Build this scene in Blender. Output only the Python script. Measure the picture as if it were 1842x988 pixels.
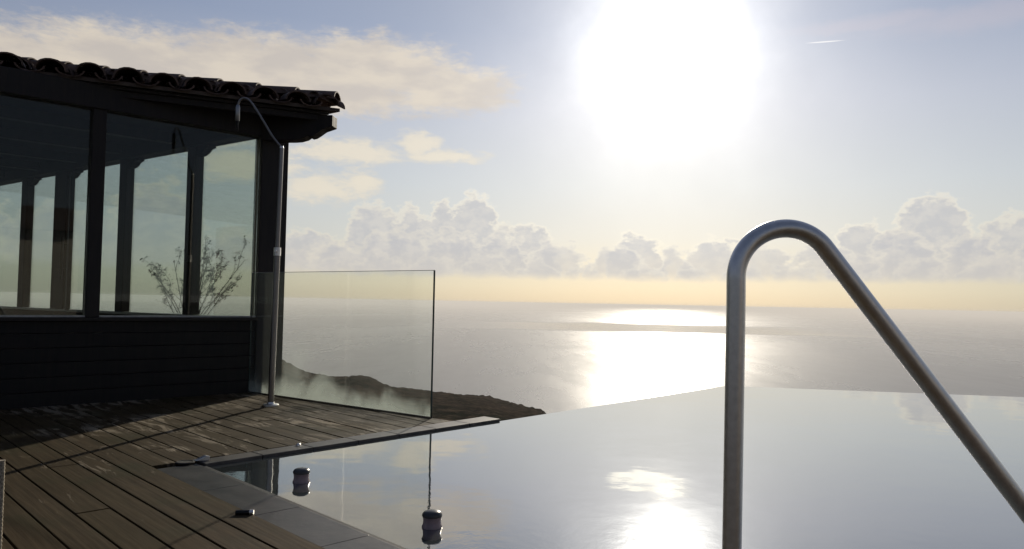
import bpy, math, random
from mathutils import Vector, Matrix, noise
random.seed(7)
for o in list(bpy.data.objects): bpy.data.objects.remove(o)
SC = bpy.context.scene
R = math.radians

# ------------------------------------------------------------------ camera
EYE = Vector((0, 0, 0.85)); FPX = 1350.0
PITCH = math.atan(50 / FPX); ROLL = R(1.1)
cam = bpy.data.cameras.new('camera'); co = bpy.data.objects.new('camera', cam)
SC.collection.objects.link(co)
CAMROT = Matrix.Rotation(math.pi / 2 + PITCH, 3, 'X') @ Matrix.Rotation(ROLL, 3, 'Z')
co.matrix_world = Matrix.Translation(EYE) @ CAMROT.to_4x4()
cam.sensor_width = 36; cam.lens = 36 * FPX / 1842
cam.clip_start = 0.05; cam.clip_end = 300000
SC.camera = co

# ------------------------------------------------------------------ exposure, sun, sky
SC.view_settings.view_transform = 'Standard'; SC.view_settings.look = 'None'
SC.view_settings.exposure = 0.0; SC.view_settings.gamma = 1.0; SC.view_settings.use_curve_mapping = False
SUN_AZ, SUN_EL = 11.6, 18.6
sdir = Vector((math.sin(R(SUN_AZ)) * math.cos(R(SUN_EL)), math.cos(R(SUN_AZ)) * math.cos(R(SUN_EL)), math.sin(R(SUN_EL))))
sl = bpy.data.lights.new('sun', 'SUN'); sl.energy = 4.0; sl.angle = R(0.5); sl.color = (1, .90, .74)
so = bpy.data.objects.new('sun', sl); SC.collection.objects.link(so)
so.rotation_euler = sdir.to_track_quat('Z', 'Y').to_euler()

W = bpy.data.worlds.new('World'); SC.world = W; W.use_nodes = True
wt = W.node_tree; wt.nodes.clear()

class NT:
    """tiny helper to write node maths"""
    def __init__(s, t): s.t = t
    def n(s, typ, **kw):
        x = s.t.nodes.new(typ)
        for k, v in kw.items(): setattr(x, k, v)
        return x
    def link(s, a, b):
        if isinstance(a, (int, float)): b.default_value = a
        elif isinstance(a, (tuple, list)): b.default_value = tuple(a) if len(a) == len(b.default_value) else tuple(a) + (1,)
        else: s.t.links.new(a, b)
    def m(s, op, a, b=None, c=None, clamp=False):
        x = s.n('ShaderNodeMath', operation=op, use_clamp=clamp)
        for i, v in enumerate((a, b, c)):
            if v is not None: s.link(v, x.inputs[i])
        return x.outputs[0]
    def ss(s, v, a, b, lo=0.0, hi=1.0, kind='SMOOTHSTEP'):
        x = s.n('ShaderNodeMapRange', interpolation_type=kind, clamp=True)
        s.link(v, x.inputs[0])
        for i, q in enumerate((a, b, lo, hi)): s.link(q, x.inputs[i + 1])
        return x.outputs[0]
    def mix(s, f, a, b, mode='MIX'):
        x = s.n('ShaderNodeMix', data_type='RGBA', blend_type=mode)
        s.link(f, x.inputs[0]); s.link(a, x.inputs[6]); s.link(b, x.inputs[7])
        return x.outputs[2]
    def xyz(s, a, b, c):
        x = s.n('ShaderNodeCombineXYZ')
        for i, v in enumerate((a, b, c)): s.link(v, x.inputs[i])
        return x.outputs[0]
    def noise(s, vec, scale, detail=4, rough=.5, dist=0, col=False):
        x = s.n('ShaderNodeTexNoise'); s.link(vec, x.inputs['Vector'])
        x.inputs['Scale'].default_value = scale; x.inputs['Detail'].default_value = detail
        x.inputs['Roughness'].default_value = rough; x.inputs['Distortion'].default_value = dist
        return x.outputs[1 if col else 0]
    def mapv(s, vec, scale=(1, 1, 1), rot=(0, 0, 0), loc=(0, 0, 0)):
        x = s.n('ShaderNodeMapping'); s.link(vec, x.inputs[0])
        x.inputs['Scale'].default_value = scale; x.inputs['Rotation'].default_value = rot; x.inputs['Location'].default_value = loc
        return x.outputs[0]

w = NT(wt)
tc = w.n('ShaderNodeTexCoord'); dirv = tc.outputs['Generated']
sky = w.n('ShaderNodeTexSky', sky_type='NISHITA'); sky.sun_disc = False
sky.sun_elevation = R(SUN_EL); sky.sun_rotation = R(SUN_AZ)
sky.altitude = 200; sky.air_density = 1.0; sky.dust_density = 1.0; sky.ozone_density = 1.5
sep = w.n('ShaderNodeSeparateXYZ'); w.link(dirv, sep.inputs[0])
az = w.m('MULTIPLY', w.m('ARCTAN2', sep.outputs[0], sep.outputs[1]), 57.29578)
el = w.m('MULTIPLY', w.m('ARCSINE', sep.outputs[2]), 57.29578)
dt = w.n('ShaderNodeVectorMath', operation='DOT_PRODUCT'); w.link(dirv, dt.inputs[0]); dt.inputs[1].default_value = sdir
ang = w.m('MULTIPLY', w.m('ARCCOSINE', w.m('MINIMUM', dt.outputs['Value'], .9999999)), 57.29578)   # degrees from the sun
ae = w.xyz(az, el, 0.0)
SKY_S = 0.08
# base: real sky, warmed by the sea haze low down
def scale3(c, k): return tuple(x * k for x in c)
base = w.mix(1.0, sky.outputs[0], (SKY_S, SKY_S, SKY_S), 'MULTIPLY')
gel = w.n('ShaderNodeValToRGB'); w.link(w.ss(el, 0, 40, kind='LINEAR'), gel.inputs[0])
stops = [(0.0, (.45, .42, .325)), (.03, (.53, .50, .39)), (.065, (.56, .53, .44)), (.12, (.52, .53, .51)), (.22, (.47, .51, .55)),
         (.36, (.38, .42, .52)), (.50, (.22, .28, .42)), (1.0, (.10, .14, .25))]
gel.color_ramp.elements[0].position = 0; gel.color_ramp.elements[0].color = stops[0][1] + (1,)
gel.color_ramp.elements[1].position = 1; gel.color_ramp.elements[1].color = stops[-1][1] + (1,)
for p, c in stops[1:-1]:
    e = gel.color_ramp.elements.new(p); e.color = c + (1,)
hazy = w.mix(.88, base, gel.outputs[0])
# away from the sun the thin haze is darker
hazy = w.mix(w.ss(ang, 24, 85), hazy, w.mix(1.0, hazy, (.33, .37, .44), 'MULTIPLY'))
# ---- clouds: clusters of puffs in azimuth / elevation
nv = w.noise(w.mapv(ae, (.75, 1.25, 1)), .55, 7, .62, 0, True)
fine_n = w.m('SUBTRACT', w.noise(w.mapv(ae, (.55, 1.5, 1)), 1.1, 7, .68, .3), .5)
nvs = w.n('ShaderNodeVectorMath', operation='SUBTRACT'); w.link(nv, nvs.inputs[0]); nvs.inputs[1].default_value = (.5, .5, .5)
def field(puffs, amp):
    sc_ = w.n('ShaderNodeVectorMath', operation='MULTIPLY_ADD'); w.link(nvs.outputs[0], sc_.inputs[0])
    sc_.inputs[1].default_value = (amp[0], amp[1], 0); w.link(ae, sc_.inputs[2])
    out = None
    for a, e_, rx, ry in puffs:
        s1 = w.n('ShaderNodeVectorMath', operation='SUBTRACT'); w.link(sc_.outputs[0], s1.inputs[0]); s1.inputs[1].default_value = (a, e_, 0)
        s2 = w.n('ShaderNodeVectorMath', operation='MULTIPLY'); w.link(s1.outputs[0], s2.inputs[0]); s2.inputs[1].default_value = (1 / rx, 1 / ry, 0)
        s3 = w.n('ShaderNodeVectorMath', operation='LENGTH'); w.link(s2.outputs[0], s3.inputs[0])
        v = w.m('SUBTRACT', 1.0, s3.outputs['Value'])
        out = v if out is None else w.m('MAXIMUM', out, v)
    return out
# fair weather cumulus standing on a level base far out over the sea: three ranks, one before the other
RANKS = [
    [(-15.2, 2.6, 3.2, 2.6), (-10.6, 3.4, 2.6, 4.0), (-7.6, 3.6, 2.4, 3.5), (-3.1, 5.0, 2.3, 3.4), (-5.4, 4.0, 1.5, 3.7), (1.4, 3.0, 2.6, 3.1), (9.4, 2.8, 2.6, 2.5), (15.0, 2.6, 2.6, 2.5),
     (25.2, 3.0, 2.6, 3.2), (29.4, 4.2, 2.6, 3.6), (34.2, 3.0, 2.8, 3.5), (-25.6, 3.6, 3.4, 4.6), (40, 3.0, 5, 3.6), (-38, 3, 5, 4)],
    [(-12.8, 2.2, 2.6, 2.4), (-8.9, 2.0, 3.6, 3.6), (-4.6, 2.4, 3.0, 3.4), (-.9, 2.6, 2.2, 3.2), (3.2, 2.2, 2.6, 2.9), (6.9, 2.0, 1.2, 1.8), (8.0, 2.2, 2.2, 2.5), (12.4, 2.0, 1.7, 2.3), (18.4, 2.0, 2.6, 2.8), (22.4, 2.2, 2.2, 2.8),
     (27.4, 2.4, 2.3, 3.5), (31.5, 2.4, 2.2, 2.9), (36.2, 2.6, 2.4, 3.0), (-20, 2.4, 3, 2.6), (-31, 3, 4, 3)],
    [(-16.8, 1.6, 2.4, 2.0), (-13.6, 1.5, 1.7, 1.5), (-10.0, 1.6, 2.4, 2.1), (-6.2, 1.5, 2.2, 2.2), (-2.2, 1.6, 2.4, 2.2), (2.0, 1.5, 1.9, 2.0), (5.2, 1.4, 1.5, 1.7), (9.9, 1.5, 1.7, 1.7), (13.6, 1.4, 1.9, 1.6), (16.9, 1.4, 1.8, 1.9),
     (20.6, 1.4, 2.0, 1.9), (24.6, 1.4, 2.2, 2.3), (28.8, 1.5, 2.0, 2.3), (32.8, 1.4, 2.4, 2.2), (37.0, 1.4, 2.4, 2.3)]]
based = w.ss(w.m('ADD', el, w.m('MULTIPLY', w.noise(ae, .9, 4), .5)), 1.9, 2.8)
nearsun = w.ss(ang, 32, 9)
lump = w.noise(w.mapv(ae, (1, 1.3, 1)), .85, 5, .6)
low = w.ss(el, 4.6, 1.9)
fine_c = w.m('SUBTRACT', w.noise(w.mapv(ae, (.85, 1.25, 1)), .95, 7, .60, .1), .5)
sk = hazy
for k, rank in enumerate(RANKS):
    f_ = w.m('ADD', field(rank, (3.4, 2.4)), w.m('MULTIPLY', fine_c, (.75, .85, 1.0)[k]))
    a_ = w.m('MULTIPLY', w.ss(f_, -.02, .13), based)
    body = w.mix(w.ss(lump, .40, .64), (.46, .46, .48), (.56, .54, .52))
    body = w.mix(w.m('MULTIPLY', low, .55), body, (.57, .53, .47))
    lit = w.mix(nearsun, (.74, .68, .55), (.98, .90, .72))
    c_ = w.mix(w.ss(f_, .0, (.24, .30, .36)[k]), w.mix((0.0, .35, .6)[k], lit, body), body)
    sk = w.mix(w.m('MULTIPLY', a_, (.76, .72, .62)[k]), sk, c_)
# soft stretched sheets higher up
SH = [(-36, 14, 12, 3.4), (-27, 15.2, 10, 3.4), (-19, 16.2, 9, 3.2), (-11, 16.8, 8, 3.0), (-5, 15.9, 6, 2.4), (-16, 14.9, 12, 1.9), (-46, 13, 14, 4)]
fs = w.m('ADD', field(SH, (3.2, 2.2)), w.m('MULTIPLY', fine_n, .9))
scol = w.mix(w.ss(w.noise(w.mapv(ae, (.45, 1.2, 1)), .45, 5, .55), .35, .65), (.54, .48, .42), (.68, .595, .48))
sk = w.mix(w.m('MULTIPLY', w.ss(fs, -.05, .5), .86), sk, scol)
WI = [(-12.5, 10.9, 5.2, 1.15), (-7.4, 11.7, 1.8, 1.3), (-5.4, 10.9, 3.6, .7), (-14.6, 8.1, 3.9, 1.35), (-11.4, 8.7, 1.6, 1.3), (-19.5, 9.5, 5, 1.5), (-25, 11.2, 7, 1.6)]
fw = w.m('ADD', field(WI, (2.6, 1.3)), w.m('MULTIPLY', fine_n, 1.5))
sk = w.mix(w.m('MULTIPLY', w.ss(fw, -.15, .55), .8), sk, w.mix(w.ss(fw, .0, .8), (.64, .60, .52), (.76, .68, .54)))
HI = [(34, 18.6, 12, 1.3), (26, 19.2, 8, .7)]
fh = field(HI, (3, 1.4))
sk = w.mix(w.m('MULTIPLY', w.ss(fh, 0, .8), .20), sk, (.62, .50, .52))
BN = [(9.0, 12.9, 2.2, .42), (11.8, 13.2, 1.8, .5), (10.6, 12.6, 2.2, .36)]
fb = w.m('ADD', field(BN, (1.6, .5)), w.m('MULTIPLY', fine_n, 1.6))
sk = w.mix(w.m('MULTIPLY', w.ss(fb, 0, .7), .8), sk, (1.7, 1.6, 1.35))
# the contrail: a short thin streak
cx = w.m('DIVIDE', w.m('SUBTRACT', az, 22.6), 1.5)
cy = w.m('DIVIDE', w.m('SUBTRACT', w.m('SUBTRACT', el, 18.35), w.m('MULTIPLY', w.m('SUBTRACT', az, 22.6), -.03)), .055)
cl = w.m('SUBTRACT', 1.0, w.m('ADD', w.m('MULTIPLY', cx, cx), w.m('MULTIPLY', cy, cy)))
sk = w.mix(w.m('MULTIPLY', w.ss(cl, 0, 1), .75), sk, (.85, .83, .82))
# bright air round the veiled sun
am = w.m('MAXIMUM', w.m('ADD', ang, w.m('MULTIPLY', w.m('SUBTRACT', w.noise(ae, .16, 4, .6), .5), 3.4)), .8)
glow = w.m('MULTIPLY', w.m('DIVIDE', 7.0, am), .27)
glow2 = w.m('MULTIPLY', w.m('POWER', w.m('DIVIDE', 7.0, am), 2.3), .19)
gl = w.m('ADD', glow, glow2)
gcol = w.mix(1.0, w.xyz(gl, gl, gl), (1.0, .97, .90), 'MULTIPLY')
sk = w.mix(1.0, sk, gcol, 'ADD')
bgs = w.n('ShaderNodeBackground'); w.link(w.mix(1.0, sk, (10, 10, 10), 'MULTIPLY'), bgs.inputs[0]); bgs.inputs[1].default_value = 0.1
wo = w.n('ShaderNodeOutputWorld'); w.link(bgs.outputs[0], wo.inputs[0])
W.cycles.sampling_method = 'MANUAL'; W.cycles.sample_map_resolution = 1024

# ------------------------------------------------------------------ placing helpers
def ray(px, py):
    return CAMROT @ Vector(((px - 921) / FPX, -(py - 494) / FPX, -1))
def G(px, py, z=0.0):                       # point on the horizontal plane z
    d = ray(px, py); return EYE + d * ((z - EYE.z) / d.z)
def D(px, py, Y):                           # point at distance Y in front
    d = ray(px, py); return EYE + d * (Y / d.y)

# ------------------------------------------------------------------ mesh helpers
def tag(o, label=None, cat=None, group=None, kind=None):
    for k, v in (('label', label), ('category', cat), ('group', group), ('kind', kind)):
        if v: o[k] = v
    return o
def empty(name, loc=(0, 0, 0)):
    o = bpy.data.objects.new(name, None); SC.collection.objects.link(o); o.location = loc
    o.empty_display_size = .1
    return o
def worldloc(o):
    v = Vector((0, 0, 0))
    while o: v += o.location; o = o.parent
    return v
class MB:
    def __init__(s): s.v = []; s.f = []; s.val = []; s.cur = 0.0
    def add(s, vs, fs):
        b = len(s.v); s.v += [Vector(v) for v in vs]
        for f in fs: s.f.append([b + i for i in f]); s.val.append(s.cur)
    def obox(s, o, a, b, c):                 # corner + three edge vectors
        o, a, b, c = map(Vector, (o, a, b, c))
        if a.cross(b).dot(c) < 0: a, b = b, a
        s.add([o, o + a, o + a + b, o + b, o + c, o + a + c, o + a + b + c, o + b + c],
              [(0, 3, 2, 1), (4, 5, 6, 7), (0, 1, 5, 4), (1, 2, 6, 5), (2, 3, 7, 6), (3, 0, 4, 7)])
    def prism(s, poly, z0, z1):
        n = len(poly)
        ar = sum(poly[i][0] * poly[(i + 1) % n][1] - poly[(i + 1) % n][0] * poly[i][1] for i in range(n))
        if ar < 0: poly = poly[::-1]
        s.add([(p[0], p[1], z0) for p in poly] + [(p[0], p[1], z1) for p in poly],
              [tuple(range(n))[::-1], tuple(range(n, 2 * n))] + [(i, (i + 1) % n, n + (i + 1) % n, n + i) for i in range(n)])
    def profile(s, pts, o, u, vdir, t):      # 2d outline swept by t
        o, u, vdir, t = map(Vector, (o, u, vdir, t)); n = len(pts)
        A = [o + u * p[0] + vdir * p[1] for p in pts]
        s.add(A + [a + t for a in A], [tuple(range(n))[::-1], tuple(range(n, 2 * n))] + [(i, (i + 1) % n, n + (i + 1) % n, n + i) for i in range(n)])
    def tube(s, path, r, n=16, cap=True):
        path = [Vector(p) for p in path]; rr = r if isinstance(r, (list, tuple)) else [r] * len(path)
        t0 = (path[1] - path[0]).normalized(); up = Vector((0, 0, 1)) if abs(t0.z) < .9 else Vector((1, 0, 0))
        a = t0.cross(up).normalized(); vs = []
        for i, p in enumerate(path):
            t = (path[min(i + 1, len(path) - 1)] - path[max(i - 1, 0)]).normalized()
            a = (a - t * a.dot(t)).normalized(); b = t.cross(a)
            for k in range(n):
                q = 2 * math.pi * k / n; vs.append(p + (a * math.cos(q) + b * math.sin(q)) * rr[i])
        fs = [(i * n + k, i * n + (k + 1) % n, (i + 1) * n + (k + 1) % n, (i + 1) * n + k) for i in range(len(path) - 1) for k in range(n)]
        if cap: fs += [tuple(range(n))[::-1], tuple(range((len(path) - 1) * n, len(path) * n))]
        s.add(vs, fs)
    def lathe(s, prof, c, n=28):
        c = Vector(c); vs = []
        for r_, z in prof:
            for k in range(n):
                q = 2 * math.pi * k / n; vs.append(c + Vector((r_ * math.cos(q), r_ * math.sin(q), z)))
        m = len(prof)
        s.add(vs, [(i * n + k, i * n + (k + 1) % n, (i + 1) * n + (k + 1) % n, (i + 1) * n + k) for i in range(m - 1) for k in range(n)]
              + [tuple(range(n))[::-1], tuple(range((m - 1) * n, m * n))])
    def build(s, name, mat, parent=None, smooth=False, bevel=0, loc=None):
        off = worldloc(parent) if parent else (Vector(loc) if loc else Vector((0, 0, 0)))
        me = bpy.data.meshes.new(name); me.from_pydata([v - off for v in s.v], [], s.f); me.update()
        if any(s.val):
            at = me.attributes.new('tint', 'FLOAT', 'FACE'); at.data.foreach_set('value', s.val)
        o = bpy.data.objects.new(name, me); SC.collection.objects.link(o)
        if parent: o.parent = parent
        elif loc: o.location = loc
        me.materials.append(mat)
        if smooth:
            me.polygons.foreach_set('use_smooth', [True] * len(me.polygons))
            try: me.set_sharp_from_angle(angle=R(40))
            except Exception: pass
        if bevel:
            b = o.modifiers.new('bevel', 'BEVEL'); b.width = bevel; b.segments = 2; b.limit_method = 'ANGLE'
        return o

# ------------------------------------------------------------------ materials
def mat(name):
    m = bpy.data.materials.new(name); m.use_nodes = True; t = m.node_tree; t.nodes.clear()
    n = NT(t); out = n.n('ShaderNodeOutputMaterial'); return m, n, out
def pri(n, out, **kw):
    p = n.n('ShaderNodeBsdfPrincipled')
    for k, v in kw.items(): n.link(v, p.inputs[k.replace('_', ' ')])
    n.link(p.outputs[0], out.inputs[0]); return p
def bump(n, h, strength, dist):
    b = n.n('ShaderNodeBump'); n.link(h, b.inputs['Height']); b.inputs['Strength'].default_value = strength; b.inputs['Distance'].default_value = dist
    return b.outputs[0]
M = {}
def objco(n): return n.n('ShaderNodeTexCoord').outputs['Object']

def wood(name, c1, c2, rough=.6, grain=(30, 30, 3)):
    m, n, out = mat(name); v = objco(n)
    g = n.noise(n.mapv(v, grain), 1.0, 6, .6, .6)
    col = n.mix(n.ss(g, .3, .7), c1, c2)
    pri(n, out, Base_Color=col, Roughness=rough, Normal=bump(n, g, .35, .004)); M[name] = m
wood('dark_wood', (.009, .0055, .004), (.018, .011, .007), .65)
wood('wall_boards', (.006, .0048, .0035), (.012, .009, .006), .8)

def deck():
    m, n, out = mat('deck_wood'); v = objco(n)
    rv = n.mapv(v, (1, 1, 1), (0, 0, DECK_ANG))
    at = n.n('ShaderNodeAttribute', attribute_name='tint')
    sh = n.m('MULTIPLY', at.outputs['Fac'], 37.0)
    gv = n.n('ShaderNodeVectorMath', operation='ADD'); n.link(n.mapv(rv, (1.6, 40, 1)), gv.inputs[0]); n.link(n.xyz(sh, sh, 0.0), gv.inputs[1])
    grain = n.noise(gv.outputs[0], 1.4, 6, .6, .3)
    col = n.mix(n.ss(grain, .3, .72), (.034, .022, .010), (.080, .054, .028))
    col = n.mix(n.m('MULTIPLY', at.outputs['Fac'], .55), col, (.050, .034, .013))
    # worn pale flakes, more of them further from the camera side
    sp = n.n('ShaderNodeSeparateXYZ'); n.link(v, sp.inputs[0])
    gv2 = n.n('ShaderNodeVectorMath', operation='ADD'); n.link(n.mapv(rv, (2.2, 10, 1)), gv2.inputs[0]); n.link(n.xyz(sh, sh, 0.0), gv2.inputs[1])
    wn = n.noise(gv2.outputs[0], 1.5, 7, .62, .8)
    th = n.ss(sp.outputs[1], 2.8, 5.2, .66, .50)
    wear = n.m('MULTIPLY', n.ss(n.m('SUBTRACT', wn, th), -.04, .09), n.ss(n.noise(v, 1.7, 3, .5), .40, .60))
    col = n.mix(n.m('MULTIPLY', wear, .8), col, (.32, .26, .185))
    moss = n.ss(n.noise(v, 2.3, 4, .6), .52, .72)
    col = n.mix(n.m('MULTIPLY', moss, .5), col, (.030, .032, .012))
    wet = n.ss(n.noise(v, 1.1, 3), .5, .62)
    rough = n.m('ADD', .66, n.m('MULTIPLY', wet, .2))
    h = n.m('ADD', n.m('MULTIPLY', grain, .6), n.m('MULTIPLY', wear, .6))
    p = pri(n, out, Base_Color=col, Roughness=rough, Normal=bump(n, h, .5, .004)); p.inputs['Specular IOR Level'].default_value = .10
    M['deck_wood'] = m
DECK_ANG = 0.0

def simple(name, col, rough, metal=0, nscale=0, namp=.15, b=0, bd=.002, spec=.5):
    m, n, out = mat(name); c = col; v = objco(n); kw = {}
    if nscale:
        g = n.noise(v, nscale, 5, .6); c = n.mix(n.ss(g, .3, .7), scale3(col, 1 - namp), scale3(col, 1 + namp))
        if b: kw['Normal'] = bump(n, g, b, bd)
        kw['Roughness'] = n.m('ADD', rough, n.m('MULTIPLY', n.m('SUBTRACT', g, .5), .25 * rough))
    else: kw['Roughness'] = rough
    p = pri(n, out, Base_Color=c, Metallic=float(metal), **kw); p.inputs['Specular IOR Level'].default_value = spec
    M[name] = m; return m
simple('coping_stone', (.070, .060, .050), .48, nscale=6, namp=.4, b=.5, bd=.004)
simple('wet_stone', (.042, .037, .032), .40, nscale=7, namp=.45, b=.6, bd=.004)
simple('pool_wall', (.10, .13, .15), .6, nscale=3)
simple('joint', (.012, .012, .012), .7)
simple('steel', (.90, .86, .80), .40, 1, nscale=60, namp=.06, b=.05, bd=.0005)
simple('brushed_steel', (.27, .25, .235), .34, 1, nscale=80, namp=.08)
simple('dull_metal', (.40, .39, .37), .35, 1)
simple('terracotta', (.115, .070, .050), .75, nscale=9, namp=.45, b=.4)
simple('tile_bed', (.10, .075, .06), .9, nscale=12, namp=.3)
simple('pale_sill', (.42, .41, .38), .35, nscale=20)
simple('float_plastic', (.26, .19, .20), .36, nscale=30)
simple('float_base', (.055, .052, .05), .3, nscale=30)
simple('plaster', (.62, .56, .47), .9, nscale=2, namp=.08)
simple('floor_tile', (.16, .12, .09), .5, nscale=5)
simple('stem', (.045, .040, .022), .8)
simple('leaf', (.040, .050, .022), .6, nscale=30, namp=.4)
simple('blossom', (.13, .06, .07), .7, nscale=30, namp=.4)
simple('rope', (.34, .29, .21), .9, nscale=160, namp=.5, b=.8)
simple('black_metal', (.012, .012, .013), .4, .5)
simple('glass_edge', (.018, .035, .030), .12)
simple('rubber', (.012, .010, .010), .9)

def glass(name, tint, refl, dirty=False, o=None, ax=None):
    m, n, out = mat(name)
    tr = n.n('ShaderNodeBsdfTransparent'); tr.inputs[0].default_value = tint + (1,)
    gl_ = n.n('ShaderNodeBsdfGlossy'); gl_.inputs['Color'].default_value = (1, 1, 1, 1); gl_.inputs['Roughness'].default_value = .01
    fr = n.n('ShaderNodeFresnel'); fr.inputs[0].default_value = 1.45
    mx = n.n('ShaderNodeMixShader'); n.link(n.m('MULTIPLY', fr.outputs[0], refl), mx.inputs[0]); n.link(tr.outputs[0], mx.inputs[1]); n.link(gl_.outputs[0], mx.inputs[2])
    res = mx.outputs[0]
    if dirty:
        v = objco(n); sp = n.n('ShaderNodeSeparateXYZ'); n.link(v, sp.inputs[0])
        z = sp.outputs[2]
        n1 = n.noise(n.mapv(v, (1, 1, .7)), 3.2, 5, .55, .9)
        n2 = n.noise(v, 1.6, 3, .5)
        edge = n.ss(z, .05, .0, 0, .50)
        low = n.m('SUBTRACT', n.m('ADD', n.m('MULTIPLY', n1, 1.1), n.m('MULTIPLY', n2, .55)), n.m('MULTIPLY', z, 2.7))
        mk = n.m('MULTIPLY', n.ss(low, .30, .98), .85)
        # two tall drifts of dried spray
        d1 = n.m('ABSOLUTE', n.m('SUBTRACT', n.m('ADD', sp.outputs[0], n.m('MULTIPLY', n.m('SUBTRACT', n1, .5), .45)), .66))
        drift = n.m('MULTIPLY', n.m('MULTIPLY', n.ss(d1, .20, .0), n.ss(z, .60, .2)), .30)
        film = .03
        mask = n.m('ADD', n.m('MAXIMUM', n.m('MAXIMUM', mk, drift), n.m('MULTIPLY', edge, n.ss(n1, .3, .6))), film, clamp=True)
        tl = n.n('ShaderNodeBsdfTranslucent'); tl.inputs[0].default_value = (.60, .66, .60, 1)
        df = n.n('ShaderNodeBsdfDiffuse'); df.inputs[0].default_value = (.60, .66, .60, 1)
        a = n.n('ShaderNodeMixShader'); a.inputs[0].default_value = .5; n.link(tl.outputs[0], a.inputs[1]); n.link(df.outputs[0], a.inputs[2])
        mm = n.n('ShaderNodeMixShader'); n.link(n.m('MULTIPLY', mask, .5), mm.inputs[0]); n.link(res, mm.inputs[1]); n.link(a.outputs[0], mm.inputs[2]); res = mm.outputs[0]
    n.link(res, out.inputs[0]); M[name] = m
glass('window_glass', (.80, .85, .82), .8)
glass('side_glass', (.94, .96, .95), .4)
glass('screen_glass', (.965, .98, .972), .11, dirty=True)

def pool_mat():
    m, n, out = mat('pool_water'); v = objco(n)
    sp = n.n('ShaderNodeSeparateXYZ'); n.link(v, sp.inputs[0])
    big = n.noise(n.mapv(v, (1, 1, 1)), 1.3, 3, .5)
    sm = n.noise(v, 9, 4, .55)
    fine = n.noise(v, 38, 3, .5)
    amt = n.m('MULTIPLY', n.ss(n.noise(v, .6, 2), .35, .65, .25, 1.0), n.ss(sp.outputs[1], 4.2, 2.3, .25, 1.0))
    h = n.m('ADD', n.m('MULTIPLY', big, .4), n.m('MULTIPLY', n.m('ADD', n.m('MULTIPLY', sm, .16), n.m('MULTIPLY', fine, .030)), amt))
    bp = bump(n, h, 1.0, .0085)
    gs = n.n('ShaderNodeBsdfGlossy'); gs.inputs['Color'].default_value = (.95, .95, .94, 1); gs.inputs['Roughness'].default_value = .028; n.link(bp, gs.inputs['Normal'])
    df = n.n('ShaderNodeBsdfDiffuse'); df.inputs[0].default_value = (.055, .062, .062, 1)
    lw = n.n('ShaderNodeLayerWeight'); lw.inputs[0].default_value = .5
    f = n.m('ADD', .03, n.m('MULTIPLY', n.m('POWER', lw.outputs['Facing'], 2.2), .95))
    mx = n.n('ShaderNodeMixShader'); n.link(f, mx.inputs[0]); n.link(df.outputs[0], mx.inputs[1]); n.link(gs.outputs[0], mx.inputs[2])
    n.link(mx.outputs[0], out.inputs[0]); M['pool_water'] = m
pool_mat()

SEA_Z = -180.0
def sea_mat():
    m, n, out = mat('sea_water'); v = objco(n)
    sp = n.n('ShaderNodeSeparateXYZ'); n.link(v, sp.inputs[0])
    n1 = n.noise(n.mapv(v, (1 / 900, 1 / 2600, 1)), 1.0, 5, .55, .3)
    n2 = n.noise(n.mapv(v, (1 / 60, 1 / 300, 1)), 1.0, 4, .6)
    rg = n.m('ADD', n.m('ADD', .28, n.m('MULTIPLY', n.m('SUBTRACT', n1, .5), .22)), n.m('MULTIPLY', n.m('SUBTRACT', n2, .5), .12))
    # a calm lane lying across the water
    yy = n.m('ADD', n.m('ADD', sp.outputs[1], n.m('MULTIPLY', sp.outputs[0], .10)), n.m('MULTIPLY', n.m('SUBTRACT', n1, .5), 900.0))
    lane = n.m('MULTIPLY', n.m('MULTIPLY', n.ss(yy, 4900, 5300), n.ss(yy, 7600, 6700)), n.ss(n.m('ABSOLUTE', n.m('SUBTRACT', sp.outputs[0], 1100.0)), 1900, 700))
    rg2 = n.m('MULTIPLY', rg, n.m('SUBTRACT', 1.0, n.m('MULTIPLY', lane, .72)))
    b = bump(n, n.noise(n.mapv(v, (1 / 14, 1 / 30, 1)), 1.0, 3, .6), .025, 2.0)
    col = n.mix(n1, (.092, .088, .090), (.115, .110, .108))
    p = pri(n, out, Base_Color=col, Roughness=rg2, Normal=b, IOR=1.33); M['sea_water'] = m
sea_mat()

def hill_mat():
    m, n, out = mat('hill_scrub'); v = objco(n)
    a = n.noise(v, .05, 5, .6); b = n.noise(v, .35, 5, .65)
    c = n.mix(n.ss(a, .35, .65), (.020, .022, .017), (.050, .039, .032))
    c = n.mix(n.ss(b, .45, .7), c, (.080, .060, .044))
    p = pri(n, out, Base_Color=c, Roughness=1.0, Normal=bump(n, b, .8, 1.5)); p.inputs['Specular IOR Level'].default_value = 0; M['hill_scrub'] = m
hill_mat()

# ------------------------------------------------------------------ the setting: sea, hillside
s = MB(); S_ = 60000
s.add([(-S_, -S_, SEA_Z), (S_, -S_, SEA_Z), (S_, S_, SEA_Z), (-S_, S_, SEA_Z)], [(0, 1, 2, 3)])
tag(s.build('sea', M['sea_water']), kind='structure')

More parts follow.
